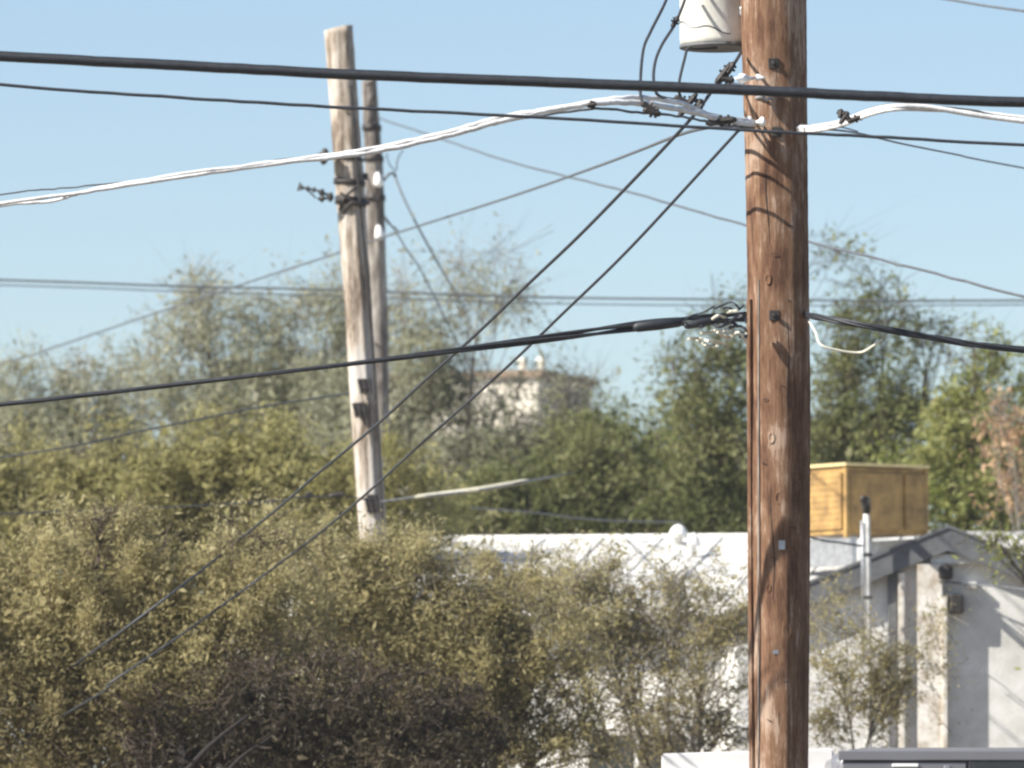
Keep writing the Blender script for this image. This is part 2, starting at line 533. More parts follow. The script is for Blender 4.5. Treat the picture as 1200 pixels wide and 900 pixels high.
for (y, px) in ((451, 428), (479, 422), (590, 436)):
    bm = bmesh.new(); p = q2(px, y, .13)
    box(bm, p, (.10, .05, .11 if y < 500 else .16), 0, .015)
    for k_ in range(3): tube(bm, [p + Vector((-.06 + .05 * k_, -.02, .05)), p + Vector((-.03 + .04 * k_, -.02, -.08))], .012, 6)
    obj('junction_block', bm, M['iron'], pole2)
bm = bmesh.new(); tube(bm, [q2(x, y, .155) for x, y in ((411, 100), (417, 180), (424, 260), (431, 340), (439, 440), (446, 560), (450, 640), (462, 800))], .012, 6)
obj('ground_moulding', bm, M['iron'], pole2)
bm = bmesh.new(); tube(bm, [q2(413, 128, .13), q2(407, 129, .14), q2(400, 127, .14)], .009, 6)
obj('cable_hook', bm, M['iron'], pole2)

# hardware of the grey pole behind
def q3(px, y, off=0.0): return P(px, y, D3 - off)
bm = bmesh.new()
tube(bm, spline([q3(429, 100, .12), q3(436, 97, .14), q3(438, 108, .14), q3(434, 118, .14), q3(433, 128, .14)]), .016, 6)
tube(bm, spline([q3(433, 124, .14), q3(436, 132, .14), q3(434, 145, .14)]), .032, 6)
obj('riser_clamp', bm, M['iron'], pole3)
for (y, px) in ((208, 444), (270, 445)):
    bm = bmesh.new(); p = q3(px, y + 6, .16)
    lathe(bm, [(.015, -.05), (.045, -.03), (.055, .0), (.042, .05), (.03, .09), (.012, .11)], 14, p, (-.15, 0, 1))
    obj('spool_insulator', bm, M['porcelain'], pole3, True)
bm = bmesh.new()
tube(bm, spline([q3(447, 215, .14), q3(455, 205, .14), q3(461, 203, .14), q3(464, 208, .13)]), .014, 6)
obj('guy_hook', bm, M['iron'], pole3)
bm = bmesh.new()
tube(bm, spline([q3(453, 180, .14), q3(456, 192, .14), q3(464, 200, .14), q3(466, 187, .14), q3(472, 176, .14)]), .007, 5)
obj('guy_hook', bm, M['iron'], pole3)
bm = bmesh.new()
tube(bm, spline([q3(450, 252, .12), q3(455, 262, .13), q3(466, 270, .14), q3(454, 276, .14)]), .008, 5)
obj('guy_hook', bm, M['iron'], pole3)
bm = bmesh.new()
tube(bm, spline([q3(446, 222, .14), q3(441, 235, .14), q3(436, 222, .14), q3(431, 208, .14)]), .009, 5)
obj('guy_hook', bm, M['iron'], pole3)
for y in (150, 186, 232):
    xl, xr = at3(y); c = P((xl + xr) / 2, y, D3); r = (xr - xl) / 2 * mpp(D3) * 1.08
    bm = bmesh.new(); lathe(bm, [(r, -.03), (r + .01, -.03), (r + .01, .03), (r, .03)], 20, c, (.05, 0, 1))
    obj('band', bm, M['iron'], pole3, True)

# ------------------------------------------------------------ transformer (bolted to the first pole, hangs beside it)
tc_ = P(840, 55, 42.27)
TR = .205
tr = thing('pole_transformer', (tc_.x, tc_.y, tc_.z), 'white drum transformer mounted high on the left of the thick brown pole', 'transformer')
bm = bmesh.new()
lathe(bm, [(TR * .5, .012), (TR * .93, .006), (TR * .985, .016), (TR, .04), (TR, .80), (TR * 1.03, .805), (TR * 1.03, .84), (TR * .9, .88), (TR * .4, .92)], 48, tc_)
obj('tank', bm, M['tank'], tr, True)
bm = bmesh.new()
lathe(bm, [(TR * .80, -.004), (TR * .97, -.012), (TR * 1.012, -.008), (TR * 1.012, .006), (TR * .8, .004)], 48, tc_)
obj('bottom_rim', bm, M['fascia'], tr, True)
for h in (.18, .66):
    bm = bmesh.new()
    a = tc_ + Vector((TR * .8, -.05, h)); b = P(912, 0, 42.0); b.z = a.z
    box(bm, (a + b) / 2 + Vector((-.08, .03, 0)), (.16, .12, .05), R(-35), .008)
    obj('mounting_bracket', bm, M['galv'], tr)
for k_ in range(3):
    bm = bmesh.new()
    a = R(150 + 35 * k_)
    s_ = tc_ + Vector((math.cos(a) * TR * .98, -abs(math.sin(a)) * TR * .98, .46 + .03 * k_))
    insulator(bm, s_, s_ + Vector((math.cos(a) * .09, -abs(math.sin(a)) * .09, .0)), .028, 2)
    obj('bushing', bm, M['porcelain'], tr, True)
bm = bmesh.new(); insulator(bm, tc_ + Vector((0, 0, .9)), tc_ + Vector((0, 0, 1.15)), .05, 4)
obj('high_voltage_bushing', bm, M['porcelain'], tr, True)
bm = bmesh.new()
pts = [tc_ + Vector((math.cos(a) * (TR + .002), -math.sin(a) * (TR + .002), .13 + dz)) for a, dz in [(R(172 - i * 6), -.004 * i + .012 * math.sin(i * .7)) for i in range(18)]]
tube(bm, pts, .0035, 5)
obj('seam_wire', bm, M['wire_grey'], tr)

# ------------------------------------------------------------ cables and wires
def wpts(pts, sub=8):
    """(px, py, depth) control points to a smooth 3D path."""
    return spline([P(*p) for p in pts], sub)

def wire(name, pts, r, mt, label, cat='cable', group=None, n=8, sub=8, wob=0.0):
    path = wpts(pts, sub)
    if wob:
        rr = random.Random(label)
        path = [p + Vector((0, rr.uniform(-wob, wob), rr.uniform(-wob, wob))) for p in path]
    mid = path[len(path) // 2]
    t = thing(name, mid, label, cat, group)
    bm = bmesh.new(); tube(bm, path, r, n)
    obj('conductor', bm, M[mt], t, True)
    return t, path

def connector(t, p, L=.09, r=.017, ang=0.0, mt='iron'):
    bm = bmesh.new()
    p = Vector(p); u = Vector((math.cos(ang), 0, math.sin(ang))); w = Vector((-u.z, 0, u.x))
    tube(bm, [p - u * L / 2, p - u * L * .35, p + u * L * .35, p + u * L / 2], [r * .5, r, r, r * .5], 8)
    tube(bm, [p + w * r * 1.7, p - w * r * 1.7], r * .45, 6)
    tube(bm, [p + u * L * .25 + w * r * 1.5, p + u * L * .25 - w * r * 1.5], r * .4, 6)
    obj('connector', bm, M[mt], t)

# thick black cable in front of everything
t, pth = wire('overhead_cable', [(-1500, -15, 38), (-600, 35, 38), (0, 66, 38), (215, 77, 38), (430, 88, 38), (650, 96.5, 38), (870, 105.5, 38), (1030, 113, 38), (1200, 120, 38), (1900, 142, 38), (2700, 155, 38)], .0265, 'rubber',
              'thickest black overhead cable, topmost line right across the frame', 'cable', 'overhead cables', 12, 10, .0012)
t, pth = wire('overhead_cable', [(-1500, -40, 39), (-600, 45, 39), (0, 99, 39), (190, 113, 39), (385, 125, 39), (640, 138, 39), (880, 153, 39), (1040, 161, 39), (1200, 170, 39), (1900, 205, 39), (2700, 235, 39)], .0085, 'wire_dark',
              'thin dark cable running just under the thickest black cable', 'cable', 'overhead cables', 8, 10, .0015)

# sunlit pale service bundle, dead-ended on the first pole
pale = thing('service_cable', P(600, 138, 40.6), 'pale sunlit service cable sweeping up from the left to the brown pole', 'cable', 'overhead cables')
strands = [
    ([(-700, 330, 40.6), (-300, 281, 40.6), (0, 239, 40.6), (100, 225, 40.6), (200, 209, 40.6), (330, 191, 40.6), (430, 179, 40.6), (520, 160, 40.6), (590, 141, 40.6), (670, 124, 40.6), (740, 120, 40.7), (800, 129, 41), (850, 141, 41.4), (884, 146, 41.78)], .016, 'wire_pale'),
    ([(-700, 320, 40.7), (-300, 280, 40.7), (0, 241, 40.7), (60, 236, 40.7), (110, 222, 40.62), (200, 206, 40.6), (330, 189, 40.6), (430, 175.5, 40.6), (520, 156, 40.6), (590, 137, 40.6), (650, 128, 40.6), (730, 115, 40.7), (790, 119, 41), (840, 137, 41.4), (884, 143, 41.78)], .014, 'wire_pale'),
    ([(-700, 325, 40.6), (-300, 272, 40.6), (0, 228, 40.65), (70, 221, 40.65), (150, 213, 40.65), (215, 204, 40.65), (330, 187.5, 40.66), (430, 178, 40.66), (520, 162, 40.66), (590, 143, 40.66), (690, 128, 40.66), (740, 131, 40.7), (800, 137, 41), (850, 147, 41.4), (884, 149, 41.78)], .007, 'wire_grey'),
]
for pts, r_, mt in strands:
    wp_ = wpts(pts); rw = random.Random(int(r_ * 1e5))
    xa, xb = P(100, 0, 40.6).x, P(620, 0, 40.6).x
    bm = bmesh.new(); tube(bm, [p + Vector((0, rw.uniform(-.003, .003), rw.uniform(-.003, .003))) for p in wp_],
                           [r_ * (.62 + .40 * min(1, max(0, (p.x - xa) / (xb - xa)))) * rw.uniform(.92, 1.08) for p in wp_], 8)
    obj('strand', bm, M[mt], pale, True)
for (x, y, a) in ((693, 123, 0.1), (760, 126, -.6), (764, 131, -.3)):
    connector(pale, P(x, y, 40.6), .05 if x < 700 else .10, .014 if x < 700 else .018, a)
connector(pale, P(845, 142, 41.3), .17, .02, .12)
for (a, b) in (((884, 143), (866, 141)), ((897, 143), (886, 143))):
    bm = bmesh.new(); insulator(bm, P(*a, 41.76), P(*b, 41.74), .03, 1)
    obj('dead_end_insulator', bm, M['porcelain'], pale, True)
pr = thing('service_cable', P(1070, 127, 40.9), 'pale sunlit service cable arching from the brown pole out to the right', 'cable', 'overhead cables')
for pts, r_, mt in [
    ([(935, 150, 41.86), (955, 149, 41.5), (985, 143, 41.1), (1020, 130, 40.9), (1050, 124.5, 40.8), (1090, 126, 40.8), (1140, 134, 40.8), (1200, 142, 40.8), (1500, 178, 40.8), (2100, 222, 40.8)], .015, 'wire_pale'),
    ([(935, 153, 41.86), (955, 153, 41.5), (985, 147, 41.1), (1020, 134, 40.9), (1050, 128, 40.8), (1090, 128.5, 40.82), (1140, 131, 40.82), (1200, 138, 40.82), (1500, 172, 40.82), (2100, 217, 40.82)], .012, 'wire_pale'),
    ([(935, 146, 41.86), (955, 147, 41.5), (985, 141, 41.1), (1020, 127, 40.9), (1050, 121.5, 40.8), (1090, 124, 40.8), (1140, 129, 40.8), (1200, 139.5, 40.8), (1500, 175, 40.8), (2100, 219, 40.8)], .005, 'wire_grey')]:
    bm = bmesh.new(); tube(bm, wpts(pts), r_, 8)
    obj('strand', bm, M[mt], pr, True)
for (x, y, a, L) in ((989, 138, 1.0, .08), (992, 136, 2.3, .07), (1003, 139, .35, .10), (985, 133, 1.4, .05)):
    connector(pr, P(x, y, 40.95), L, .013, a)
bm = bmesh.new(); tube(bm, wpts([(955, 147, 41.6), (985, 149, 42), (1005, 154, 42.5)]), .004, 6)
obj('tail_wire', bm, M['wire_grey'], pr)

# service drops falling left from the first pole
t, pth = wire('service_drop', [(868, 62, 41.9), (862, 72, 41.7), (850, 90, 41.6), (835, 106, 41.5), (800, 150, 41.6), (690, 265, 43), (620, 332, 44), (560, 390, 45), (500, 444, 46), (440, 499, 48), (370, 557, 51), (335, 588, 53), (280, 633, 56.9), (215, 685, 55.9), (110, 763, 56.1), (30, 812, 57.4), (-300, 985, 60)], .0095, 'wire_dark',
              'dark service drop slanting from under the transformer to the lower left', 'cable', 'service drops from the brown pole')
for (x, y, a, L) in ((856, 80, 1.0, .08), (848, 86, .9, .14), (852, 93, -.2, .08), (806, 123, .9, .16), (800, 118, -.5, .10), (817, 127, .5, .07), (820, 121, 1.2, .05)):
    connector(t, P(x, y, 41.5), L, .017, a)
bm = bmesh.new(); insulator(bm, P(862, 92, 41.7), P(884, 92, 41.78), .028, 1); obj('dead_end_insulator', bm, M['porcelain'], t, True)
bm = bmesh.new(); insulator(bm, P(884, 91, 41.78), P(896, 91, 41.75), .02, 1); obj('dead_end_insulator', bm, M['porcelain'], t, True)
bm = bmesh.new()
tube(bm, wpts([(853, 98, 41.6), (872, 101, 41.7), (890, 103, 41.76)]), .012, 6)
obj('clamp_tail', bm, M['wire_pale'], t)
bm = bmesh.new(); tube(bm, [on_pole1(885, 118), on_pole1(892, 117) + Vector((0, -.03, 0)), on_pole1(898, 121) + Vector((0, -.03, 0)), on_pole1(902, 118)], .009, 6)
obj('eye_bolt', bm, M['galv'], pole1)
t, pth = wire('service_drop', [(884, 148, 41.78), (866, 153, 41.7), (858, 161, 41.7), (740, 289, 43.2), (660, 367, 44.2), (590, 434, 45.2), (495, 519, 47.5), (400, 604, 52.5), (320, 666, 56.0), (215, 742, 55.8), (130, 800, 55.7), (85, 832, 56.2), (-300, 1050, 61)], .0085, 'wire_dark',
              'dark service drop slanting lower left, lower of the steep pair', 'cable', 'service drops from the brown pole')
t, pth = wire('service_drop', [(880, 147, 41.8), (850, 147, 41.8), (805, 155, 43), (750, 176, 49), (700, 195, 54), (600, 230, 62), (490, 265, 70), (440, 281, 74), (410, 292, 76), (330, 318, 80), (200, 361, 84), (60, 408, 88), (0, 426, 90), (-300, 500, 98)], .0105, 'wire_grey',
              'thin grey drop sagging left behind the pale pole toward the trees', 'cable', 'service drops from the brown pole')
t, pth = wire('overhead_cable', [(446, 139, 79.8), (500, 157, 76), (600, 190, 70), (740, 226, 63), (870, 263, 58), (950, 284, 55), (1050, 309, 52), (1200, 348, 49), (1500, 430, 44)], .0095, 'wire_grey',
              'thin wire slanting down right from grey pole, passing behind the brown pole', 'cable', 'overhead cables', wob=.004)
t, pth = wire('guy_wire', [(462, 205, 79.9), (474, 234, 79.6), (490, 266, 79), (513, 308, 86), (540, 355, 94), (556, 395, 101), (600, 520, 112), (700, 900, 130)], .012, 'wire_grey',
              'steep grey guy wire dropping right from the grey pole', 'cable', 'guy wires of the grey pole')
t, pth = wire('guy_wire', [(452, 255, 79.9), (466, 275, 80), (480, 298, 80.5), (496, 322, 81), (560, 450, 84)], .008, 'wire_grey',
              'short faint guy wire beside the steep grey one', 'cable', 'guy wires of the grey pole')
# transformer leads
for pts, lab in (
        ([(800, -45, 42.06), (788, -22, 41.9), (779, 4, 41.8), (763, 36, 41.6), (754, 58, 41.3), (750.5, 95, 40.9), (752, 118, 40.7), (762, 128, 40.62)], 'leftmost dark lead curving down from the white transformer'),
        ([(806, -10, 42.05), (798, 12, 41.9), (790, 30, 41.8), (776, 52, 41.5), (768, 72, 41.2), (766, 94, 40.9), (772, 112, 40.8), (800, 118, 41.4)], 'middle dark lead curving down from the white transformer'),
        ([(840, 56, 42.1), (815, 57, 41.98), (806, 57, 41.9), (802, 70, 41.8), (796, 96, 41.5), (797, 112, 41.5), (806, 122, 41.5)], 'short dark lead below the white transformer drum')):
    t, pth = wire('transformer_lead', pts, .0085, 'wire_dark', lab, 'wire', 'leads of the transformer')
    if 'middle' in lab: connector(t, P(791, 26, 41.8), .07, .014, 1.1)

# lower communications bundle lashed round a messenger
def bundle(t, ctrl, r_s, nst, rb, twist, mt, name='strand'):
    path = wpts(ctrl, 14)
    for s in range(nst):
        bm = bmesh.new()
        pp = []
        for i, p in enumerate(path):
            k = i / (len(path) - 1)
            w = rb(p) if callable(rb) else rb
            a = 2 * math.pi * s / nst + twist * i
            pp.append(p + Vector((0, math.cos(a) * w, math.sin(a) * w)))
        tube(bm, pp, r_s, 7)
        obj(name, bm, M[mt], t, True)
    return path
cb = thing('communication_cable', P(650, 398, 41.4), 'dark bundled cable sagging left across the pale pole, thickening toward brown pole', 'cable', 'communication cables')
xl_ = P(430, 424, 41).x; xr_ = P(760, 381, 41).x
def rbf(p):
    k = min(1, max(0, (p.x - xl_) / (xr_ - xl_)))
    return .004 + .017 * k
bundle(cb, [(-900, 560, 41.2), (-400, 513, 41.2), (0, 474, 41.2), (100, 463, 41.2), (200, 451.5, 41.2), (430, 424, 41.2), (600, 402, 41.3), (740, 383, 41.4), (820, 375, 41.5), (874, 371, 41.75)], .0095, 4, rbf, .11, 'rubber')
# splices, ties and slack where the bundle reaches the pole
rr = random.Random(5)
for (a, b, r_) in (((742, 384), (800, 377), .028), ((802, 382), (845, 374), .022)):
    bm = bmesh.new()
    A, B = P(*a, 41.35), P(*b, 41.4)
    u = (B - A)
    tube(bm, [A, A + u * .08, A + u * .5, A + u * .92, B], [r_ * .5, r_, r_ * 1.1, r_, r_ * .5], 10)
    obj('splice_sleeve', bm, M['rubber'], cb, True)
for k in range(14):
    x = rr.uniform(795, 868); y = 378 + (x - 800) * -.12 + rr.uniform(-12, 26)
    pts = [(x, y, 41.3)]
    for q in range(4):
        pts.append((pts[-1][0] + rr.uniform(5, 13), pts[-1][1] + rr.uniform(-7, 7), 41.3 + rr.uniform(-.08, .3)))
    pts = [(min(px, 874), py, pd) for px, py, pd in pts]
    bm = bmesh.new(); tube(bm, wpts(pts, 5), rr.uniform(.005, .010), 6)
    obj('loose_strand', bm, M['wire_dark' if k % 2 else 'wire_cream'], cb)
cr_ = thing('communication_cable', P(1080, 393, 41.4), 'dark bundled cable running right from the brown pole over the treetops', 'cable', 'communication cables')
bundle(cr_, [(944, 369, 41.9), (960, 372, 41.6), (1010, 381, 41.4), (1100, 397, 41.4), (1200, 410, 41.4), (1600, 445, 41.4), (2200, 470, 41.4)], .0085, 4, .011, .14, 'rubber')
bm = bmesh.new(); tube(bm, wpts([(948, 376, 41.9), (956, 390, 41.6), (962, 404, 41.5), (985, 411, 41.5), (1008, 413, 41.5), (1022, 406, 41.45), (1034, 398, 41.45)]), .0065, 6)
obj('drip_loop', bm, M['wire_cream'], cr_)

t, pth = wire('far_line', [(-900, 300, 84), (0, 328, 84), (200, 335, 84), (400, 340, 84), (620, 348, 84), (870, 351, 84), (1200, 352, 84), (2000, 345, 84)], .0125, 'wire_grey', 'upper of two level far lines crossing the treetops', 'cable', 'far level lines')
t, pth = wire('far_line', [(-900, 308, 85), (0, 334, 85), (200, 341, 85), (400, 347, 85), (620, 355, 85), (870, 358, 85), (1200, 357, 85), (2000, 350, 85)], .008, 'wire_grey', 'fainter lower one of two level far lines crossing the treetops', 'cable', 'far level lines')
t, pth = wire('overhead_cable', [(985, -22, 60), (1115, 0, 58), (1200, 13, 57), (1500, 50, 54)], .009, 'wire_grey', 'short thin wire in the top right corner of the sky', 'cable', 'overhead cables')
t, pth = wire('overhead_cable', [(946, 150, 42), (1000, 155, 44), (1055, 168, 47), (1120, 181, 50), (1200, 197, 54), (1600, 270, 68)], .006, 'wire_grey', 'hair-thin grey wire leaving the brown pole below the pale arching cable', 'cable', 'overhead cables')
t, pth = wire('overhead_cable', [(-500, 590, 68), (0, 536, 67), (180, 502, 67), (300, 478, 67), (400, 462, 67), (424, 456, 66.9)], .009, 'wire_dark', 'thin dark line reaching the middle of the pale pole over olive trees', 'cable', 'overhead cables')
t, pth = wire('overhead_cable', [(-500, 612, 66.6), (0, 602, 66.6), (300, 589, 66.6), (345, 583, 66.6), (400, 582, 66.6), (440, 587, 66.75)], .007, 'wire_dark', 'thin dark line meeting the foot of the pale pole from the left', 'cable', 'overhead cables')
for (x, y, a, L) in ((318, 588, .0, .09), (362, 580, -.3, .06), (395, 580, .1, .14)):
    connector(t, P(x, y, 66.6), L, .02, a)
t, pth = wire('overhead_cable', [(446, 588, 66.8), (468, 585, 66.5), (490, 582, 66.3), (560, 574, 66), (622, 563, 66), (650, 558, 78), (700, 550, 95), (860, 528, 110)], .009, 'wire_grey', 'line leaving the foot of the pale pole with a long pale splice sleeve', 'cable', 'overhead cables')
bm = bmesh.new()
tube(bm, [P(486, 582.5, 66.3), P(492, 582, 66.3), P(560, 574, 66), P(614, 564.5, 66), P(622, 563, 66)], [.012, .022, .027, .024, .012], 10)
obj('splice_sleeve', bm, M['sleeve'], t, True)
t, pth = wire('overhead_cable', [(552, 595, 74), (620, 600, 75), (700, 609, 76), (800, 612, 78)], .008, 'wire_grey', 'faint low line strung above the long white roof', 'cable', 'overhead cables')

# ------------------------------------------------------------ long white house with a gabled wing
HYAW = R(11)     # the right end comes nearer
ridge = P(800, 630, 79.0)
hc = Vector((ridge.x, ridge.y, 0))
house = thing('house', hc, 'long white stucco house with white roof and dark-edged gable wing at right', 'house', rz=HYAW * -1)
def hl(name, bm, mt, smooth=False, par=None):
    """Meshes already in the house's own space."""
    me = bpy.data.meshes.new(name)
    bmesh.ops.recalc_face_normals(bm, faces=bm.faces)
    bm.to_mesh(me); bm.free()
    me.materials.append(M[mt])
    if smooth:
        for p in me.polygons: p.use_smooth = True
    o = bpy.data.objects.new(name, me); COL.objects.link(o); o.parent = par or house
    return o
RH = ridge.z
LX, RX = -3.6, 5.2
EY, EZ = -3.6, RH - .72
BY = 3.6
bm = bmesh.new()
prism2 = [(EY + .35, 0), (BY - .35, 0), (BY - .35, EZ), (0, RH - .10), (EY + .35, EZ)]
a = [bm.verts.new((LX + .25, y, z)) for y, z in prism2]; b = [bm.verts.new((RX - .25, y, z)) for y, z in prism2]
bm.faces.new(a); bm.faces.new(b[::-1])
for i in range(5): bm.faces.new((a[i], b[i], b[(i + 1) % 5], a[(i + 1) % 5]))
hl('wall', bm, 'stucco')
# roof: two slabs, with low raised seams
bm = bmesh.new()
sl = [(EY, EZ - .06), (0, RH), (BY, EZ - .06), (BY, EZ - .16), (0, RH - .09), (EY, EZ - .16)]
a = [bm.verts.new((LX, y, z)) for y, z in sl]; b = [bm.verts.new((RX, y, z)) for y, z in sl]
bm.faces.new(a); bm.faces.new(b[::-1])
for i in range(6): bm.faces.new((a[i], b[i], b[(i + 1) % 6], a[(i + 1) % 6]))
roof = hl('roof', bm, 'roof_white')
x = LX + .3
while x < RX:
    bm = bmesh.new()
    A = Vector((x, EY + .02, EZ - .055)); B = Vector((x, -.03, RH - .002))
    tube(bm, [A, B], .014, 4)
    hl('roof_seam', bm, 'roof_white', par=roof)
    x += .62
bm = bmesh.new(); tube(bm, [(LX, 0, RH + .005), (RX, 0, RH + .005)], .035, 8)
hl('ridge_cap', bm, 'trim', True)
bm = bmesh.new(); box(bm, ((LX + RX) / 2, EY - .012, EZ - .12), (RX - LX, .02, .14))
hl('eave_board', bm, 'trim')
for wx in (-2.2, .1):
    bm = bmesh.new()
    y = EY + .34
    for (dx, dz, sx, sz) in ((0, .5, 1.1, .07), (0, -.5, 1.1, .07), (-.52, 0, .07, 1.0), (.52, 0, .07, 1.0), (0, 0, .04, 1.0)):
        box(bm, (wx + dx, y, 2.4 + dz), (sx, .06, sz))
    w = hl('window', bm, 'trim')
    bm = bmesh.new(); box(bm, (wx, y + .004, 2.4), (1.0, .02, .95)); hl('pane', bm, 'glass', par=w)

# gabled wing, its face square to the street
pk = P(1112, 619, 70.0)
WX, WY, WZ = pk.x, 70.0, pk.z
wing = thing('house_wing', (WX, WY, 0), 'gabled front wing of the white house with dark rakes and white posts', 'house')
HW, SLP = 2.05, .40
RB = .20      # depth of the rake boards on the face
def wz(dx): return WZ - abs(dx) * SLP
bm = bmesh.new()
prism(bm, [(WX - HW + .12, 0), (WX + HW - .12, 0), (WX + HW - .12, wz(HW - .12) - .06), (WX, WZ - .05), (WX - HW + .12, wz(HW - .12) - .06)], WY + .20, WY + 6.5)
obj('wall', bm, M['stucco'], wing)
for s in (-1, 1):
    bm = bmesh.new()
    prism(bm, [(WX, WZ), (WX + s * HW, wz(HW)), (WX + s * HW, wz(HW) - RB), (WX, WZ - RB)] if s > 0 else
              [(WX, WZ), (WX, WZ - RB), (WX - HW, wz(HW) - RB), (WX - HW, wz(HW))], WY + .06, WY + .105)
    obj('rake_board', bm, M['fascia'], wing)
    bm = bmesh.new()
    prism(bm, [(WX, WZ + .03), (WX + s * (HW + .03), wz(HW + .03) + .03), (WX + s * (HW + .03), wz(HW + .03) - .03), (WX, WZ - .03)], WY + .108, WY + 7.0)
    obj('roof_slab', bm, M['roof_white'], wing)
    bm = bmesh.new()
    prism(bm, [(WX, WZ + .034), (WX + s * (HW + .04), wz(HW + .04) + .034), (WX + s * (HW + .04), wz(HW + .04) + .004), (WX, WZ + .004)], WY + .048, WY + .106)
    obj('drip_edge', bm, M['fascia'], wing)
def wp(px, py): return P(px, py, WY + .2)
def board(name, x0, x1, y0, y1, dep, mt='trim', back=0.0, par=None):
    A, B = wp(x0, y1), wp(x1, y0)
    bm = bmesh.new()
    box(bm, ((A.x + B.x) / 2, WY + .199 - dep / 2 - back, (A.z + B.z) / 2), (B.x - A.x, dep, B.z - A.z), 0, .004)
    return obj(name, bm, M[mt], par or wing)
board('cross_beam', 1090, 1240, 650, 661, .09)
board('cross_beam', 1096, 1210, 640, 645, .05)
board('post', 1076, 1103, 662, 1220, .14, 'post_paint')
board('post', 1054, 1060, 672, 1220, .10, 'post_paint')
board('downpipe', 1104.5, 1108.5, 700, 1220, .16, 'post_paint')
board('shade_strip', 1042, 1050, 668, 1220, .05, 'fascia')  # dark strip in place of wall shade beside the thin post
bm = bmesh.new(); p = wp(1107, 672); lathe(bm, [(.05, -.06), (.07, -.04), (.07, .05), (.03, .08)], 12, p + Vector((0, -.12, 0)))
obj('lamp_housing', bm, M['iron'], wing, True)
bm = bmesh.new(); p = wp(1120, 708); box(bm, p + Vector((0, -.08, 0)), (.13, .14, .18), 0, .02)
obj('meter_box', bm, M['iron'], wing)
bm = bmesh.new(); box(bm, wp(1138, 686) + Vector((0, -.05, 0)), (.1, .08, .06), 0, .01)
obj('junction_box', bm, M['trim'], wing)
# a level wire and thin slanting dark lines close before the wing wall
for pts, lab in (([(1100, 681, 70.05), (1140, 685, 70.05), (1200, 691, 69.8), (1400, 720, 69)], 'thin dark wire running level across the lit white wall'),
                 ([(1140, 696, 70.1), (1168, 716, 70.0), (1200, 741, 69.8), (1320, 840, 69)], 'thin dark wire slanting down across the lit white wall'),
                 ([(1150, 786, 70.1), (1175, 803, 70.0), (1200, 824, 69.8), (1320, 910, 69)], 'faint lowest wire slanting across the lit white wall')):
    wire('wall_line', pts, .009 if 'faint' not in lab else .005, 'wire_grey', lab, 'wire', 'wires on the white wall')

# service mast with weatherhead, in front of the gable's left rake
mb = P(1018, 1200, 69.93); mb.z = 0
mast = thing('service_mast', mb, 'white electrical mast with a dark weatherhead, before the tan rooftop cooler', 'pipe')
bm = bmesh.new(); tube(bm, [P(1018, 1210, 69.93), P(1018, 780, 69.93), P(1017, 668, 69.93), P(1015.5, 600, 69.93)], .030, 12)
obj('pipe', bm, M['trim'], mast, True)
bm = bmesh.new(); tube(bm, [P(1011.5, 775, 69.90), P(1011, 668, 69.90), P(1010, 610, 69.90)], .013, 8)
obj('side_conduit', bm, M['galv'], mast, True)
bm = bmesh.new()
tube(bm, [P(1015.5, 602, 69.93), P(1015.3, 594, 69.93), P(1014, 587, 69.88), P(1011, 584, 69.5)], [.034, .042, .045, .024], 12)
obj('weatherhead', bm, M['iron'], mast, True)
for py in (650, 700, 770):
    bm = bmesh.new(); c = P(1017, py, 69.93); lathe(bm, [(.034, -.015), (.040, -.012), (.040, .012), (.034, .015)], 14, c)
    obj('strap', bm, M['iron'], mast)
wire('service_drop', [(1011, 640, 69.5), (985, 636, 69), (955, 631, 68.5), (900, 610, 67), (700, 540, 60.5), (500, 500, 58)][:4] + [(880, 600, 66.5)], .010, 'wire_dark', 'short dark drop from the mast ending behind the brown pole', 'cable', 'service drops')

# evaporative cooler on the roof
AY = R(33)
ac = P(1040, 630, 76.0)
cooler = thing('rooftop_cooler', (ac.x, ac.y, ac.z), 'tan boxy evaporative cooler standing on the white roof', 'rooftop cooler', rz=AY)
W_, Dp, H_ = 1.0, 1.0, .715
def ca(name, bm, mt, par=None):
    me = bpy.data.meshes.new(name); bmesh.ops.recalc_face_normals(bm, faces=bm.faces); bm.to_mesh(me); bm.free()
    me.materials.append(M[mt]); o = bpy.data.objects.new(name, me); COL.objects.link(o); o.parent = par or cooler; return o
bm = bmesh.new(); box(bm, (0, Dp / 2, H_ / 2), (W_ - .04, Dp - .04, H_ - .06)); ca('cabinet', bm, 'tin')
bm = bmesh.new(); box(bm, (0, Dp / 2, H_ + .0), (W_ + .03, Dp + .03, .028), 0, .006); ca('lid', bm, 'tin_edge')
for sx in (-1, 1):
    for sy in (0, 1):
        bm = bmesh.new(); box(bm, (sx * (W_ / 2 - .02), sy * (Dp - .04) + .02, H_ / 2 - .02), (.045, .045, H_ - .02)); ca('corner_post', bm, 'tin')
for (x0, x1) in ((-.45, .18), (.22, .45)):
    bm = bmesh.new(); box(bm, ((x0 + x1) / 2, .006, H_ / 2), (x1 - x0, .03, H_ - .16), 0, .008); ca('front_panel', bm, 'tin')
bm = bmesh.new(); box(bm, (-W_ / 2 + .006, Dp / 2, H_ / 2), (.03, Dp - .16, H_ - .16), 0, .008); pn = ca('side_panel', bm, 'tin')
for k in range(9):
    bm = bmesh.new(); box(bm, (-W_ / 2 - .010, Dp / 2, .12 + k * .06), (.010, Dp - .24, .012), rot=Matrix.Rotation(R(25), 3, 'Y')); ca('louvre', bm, 'tin', pn)
for sx in (-1, 1):
    bm = bmesh.new(); box(bm, (sx * .4, Dp / 2, -.14), (.06, Dp, .28)); ca('stand', bm, 'galv')
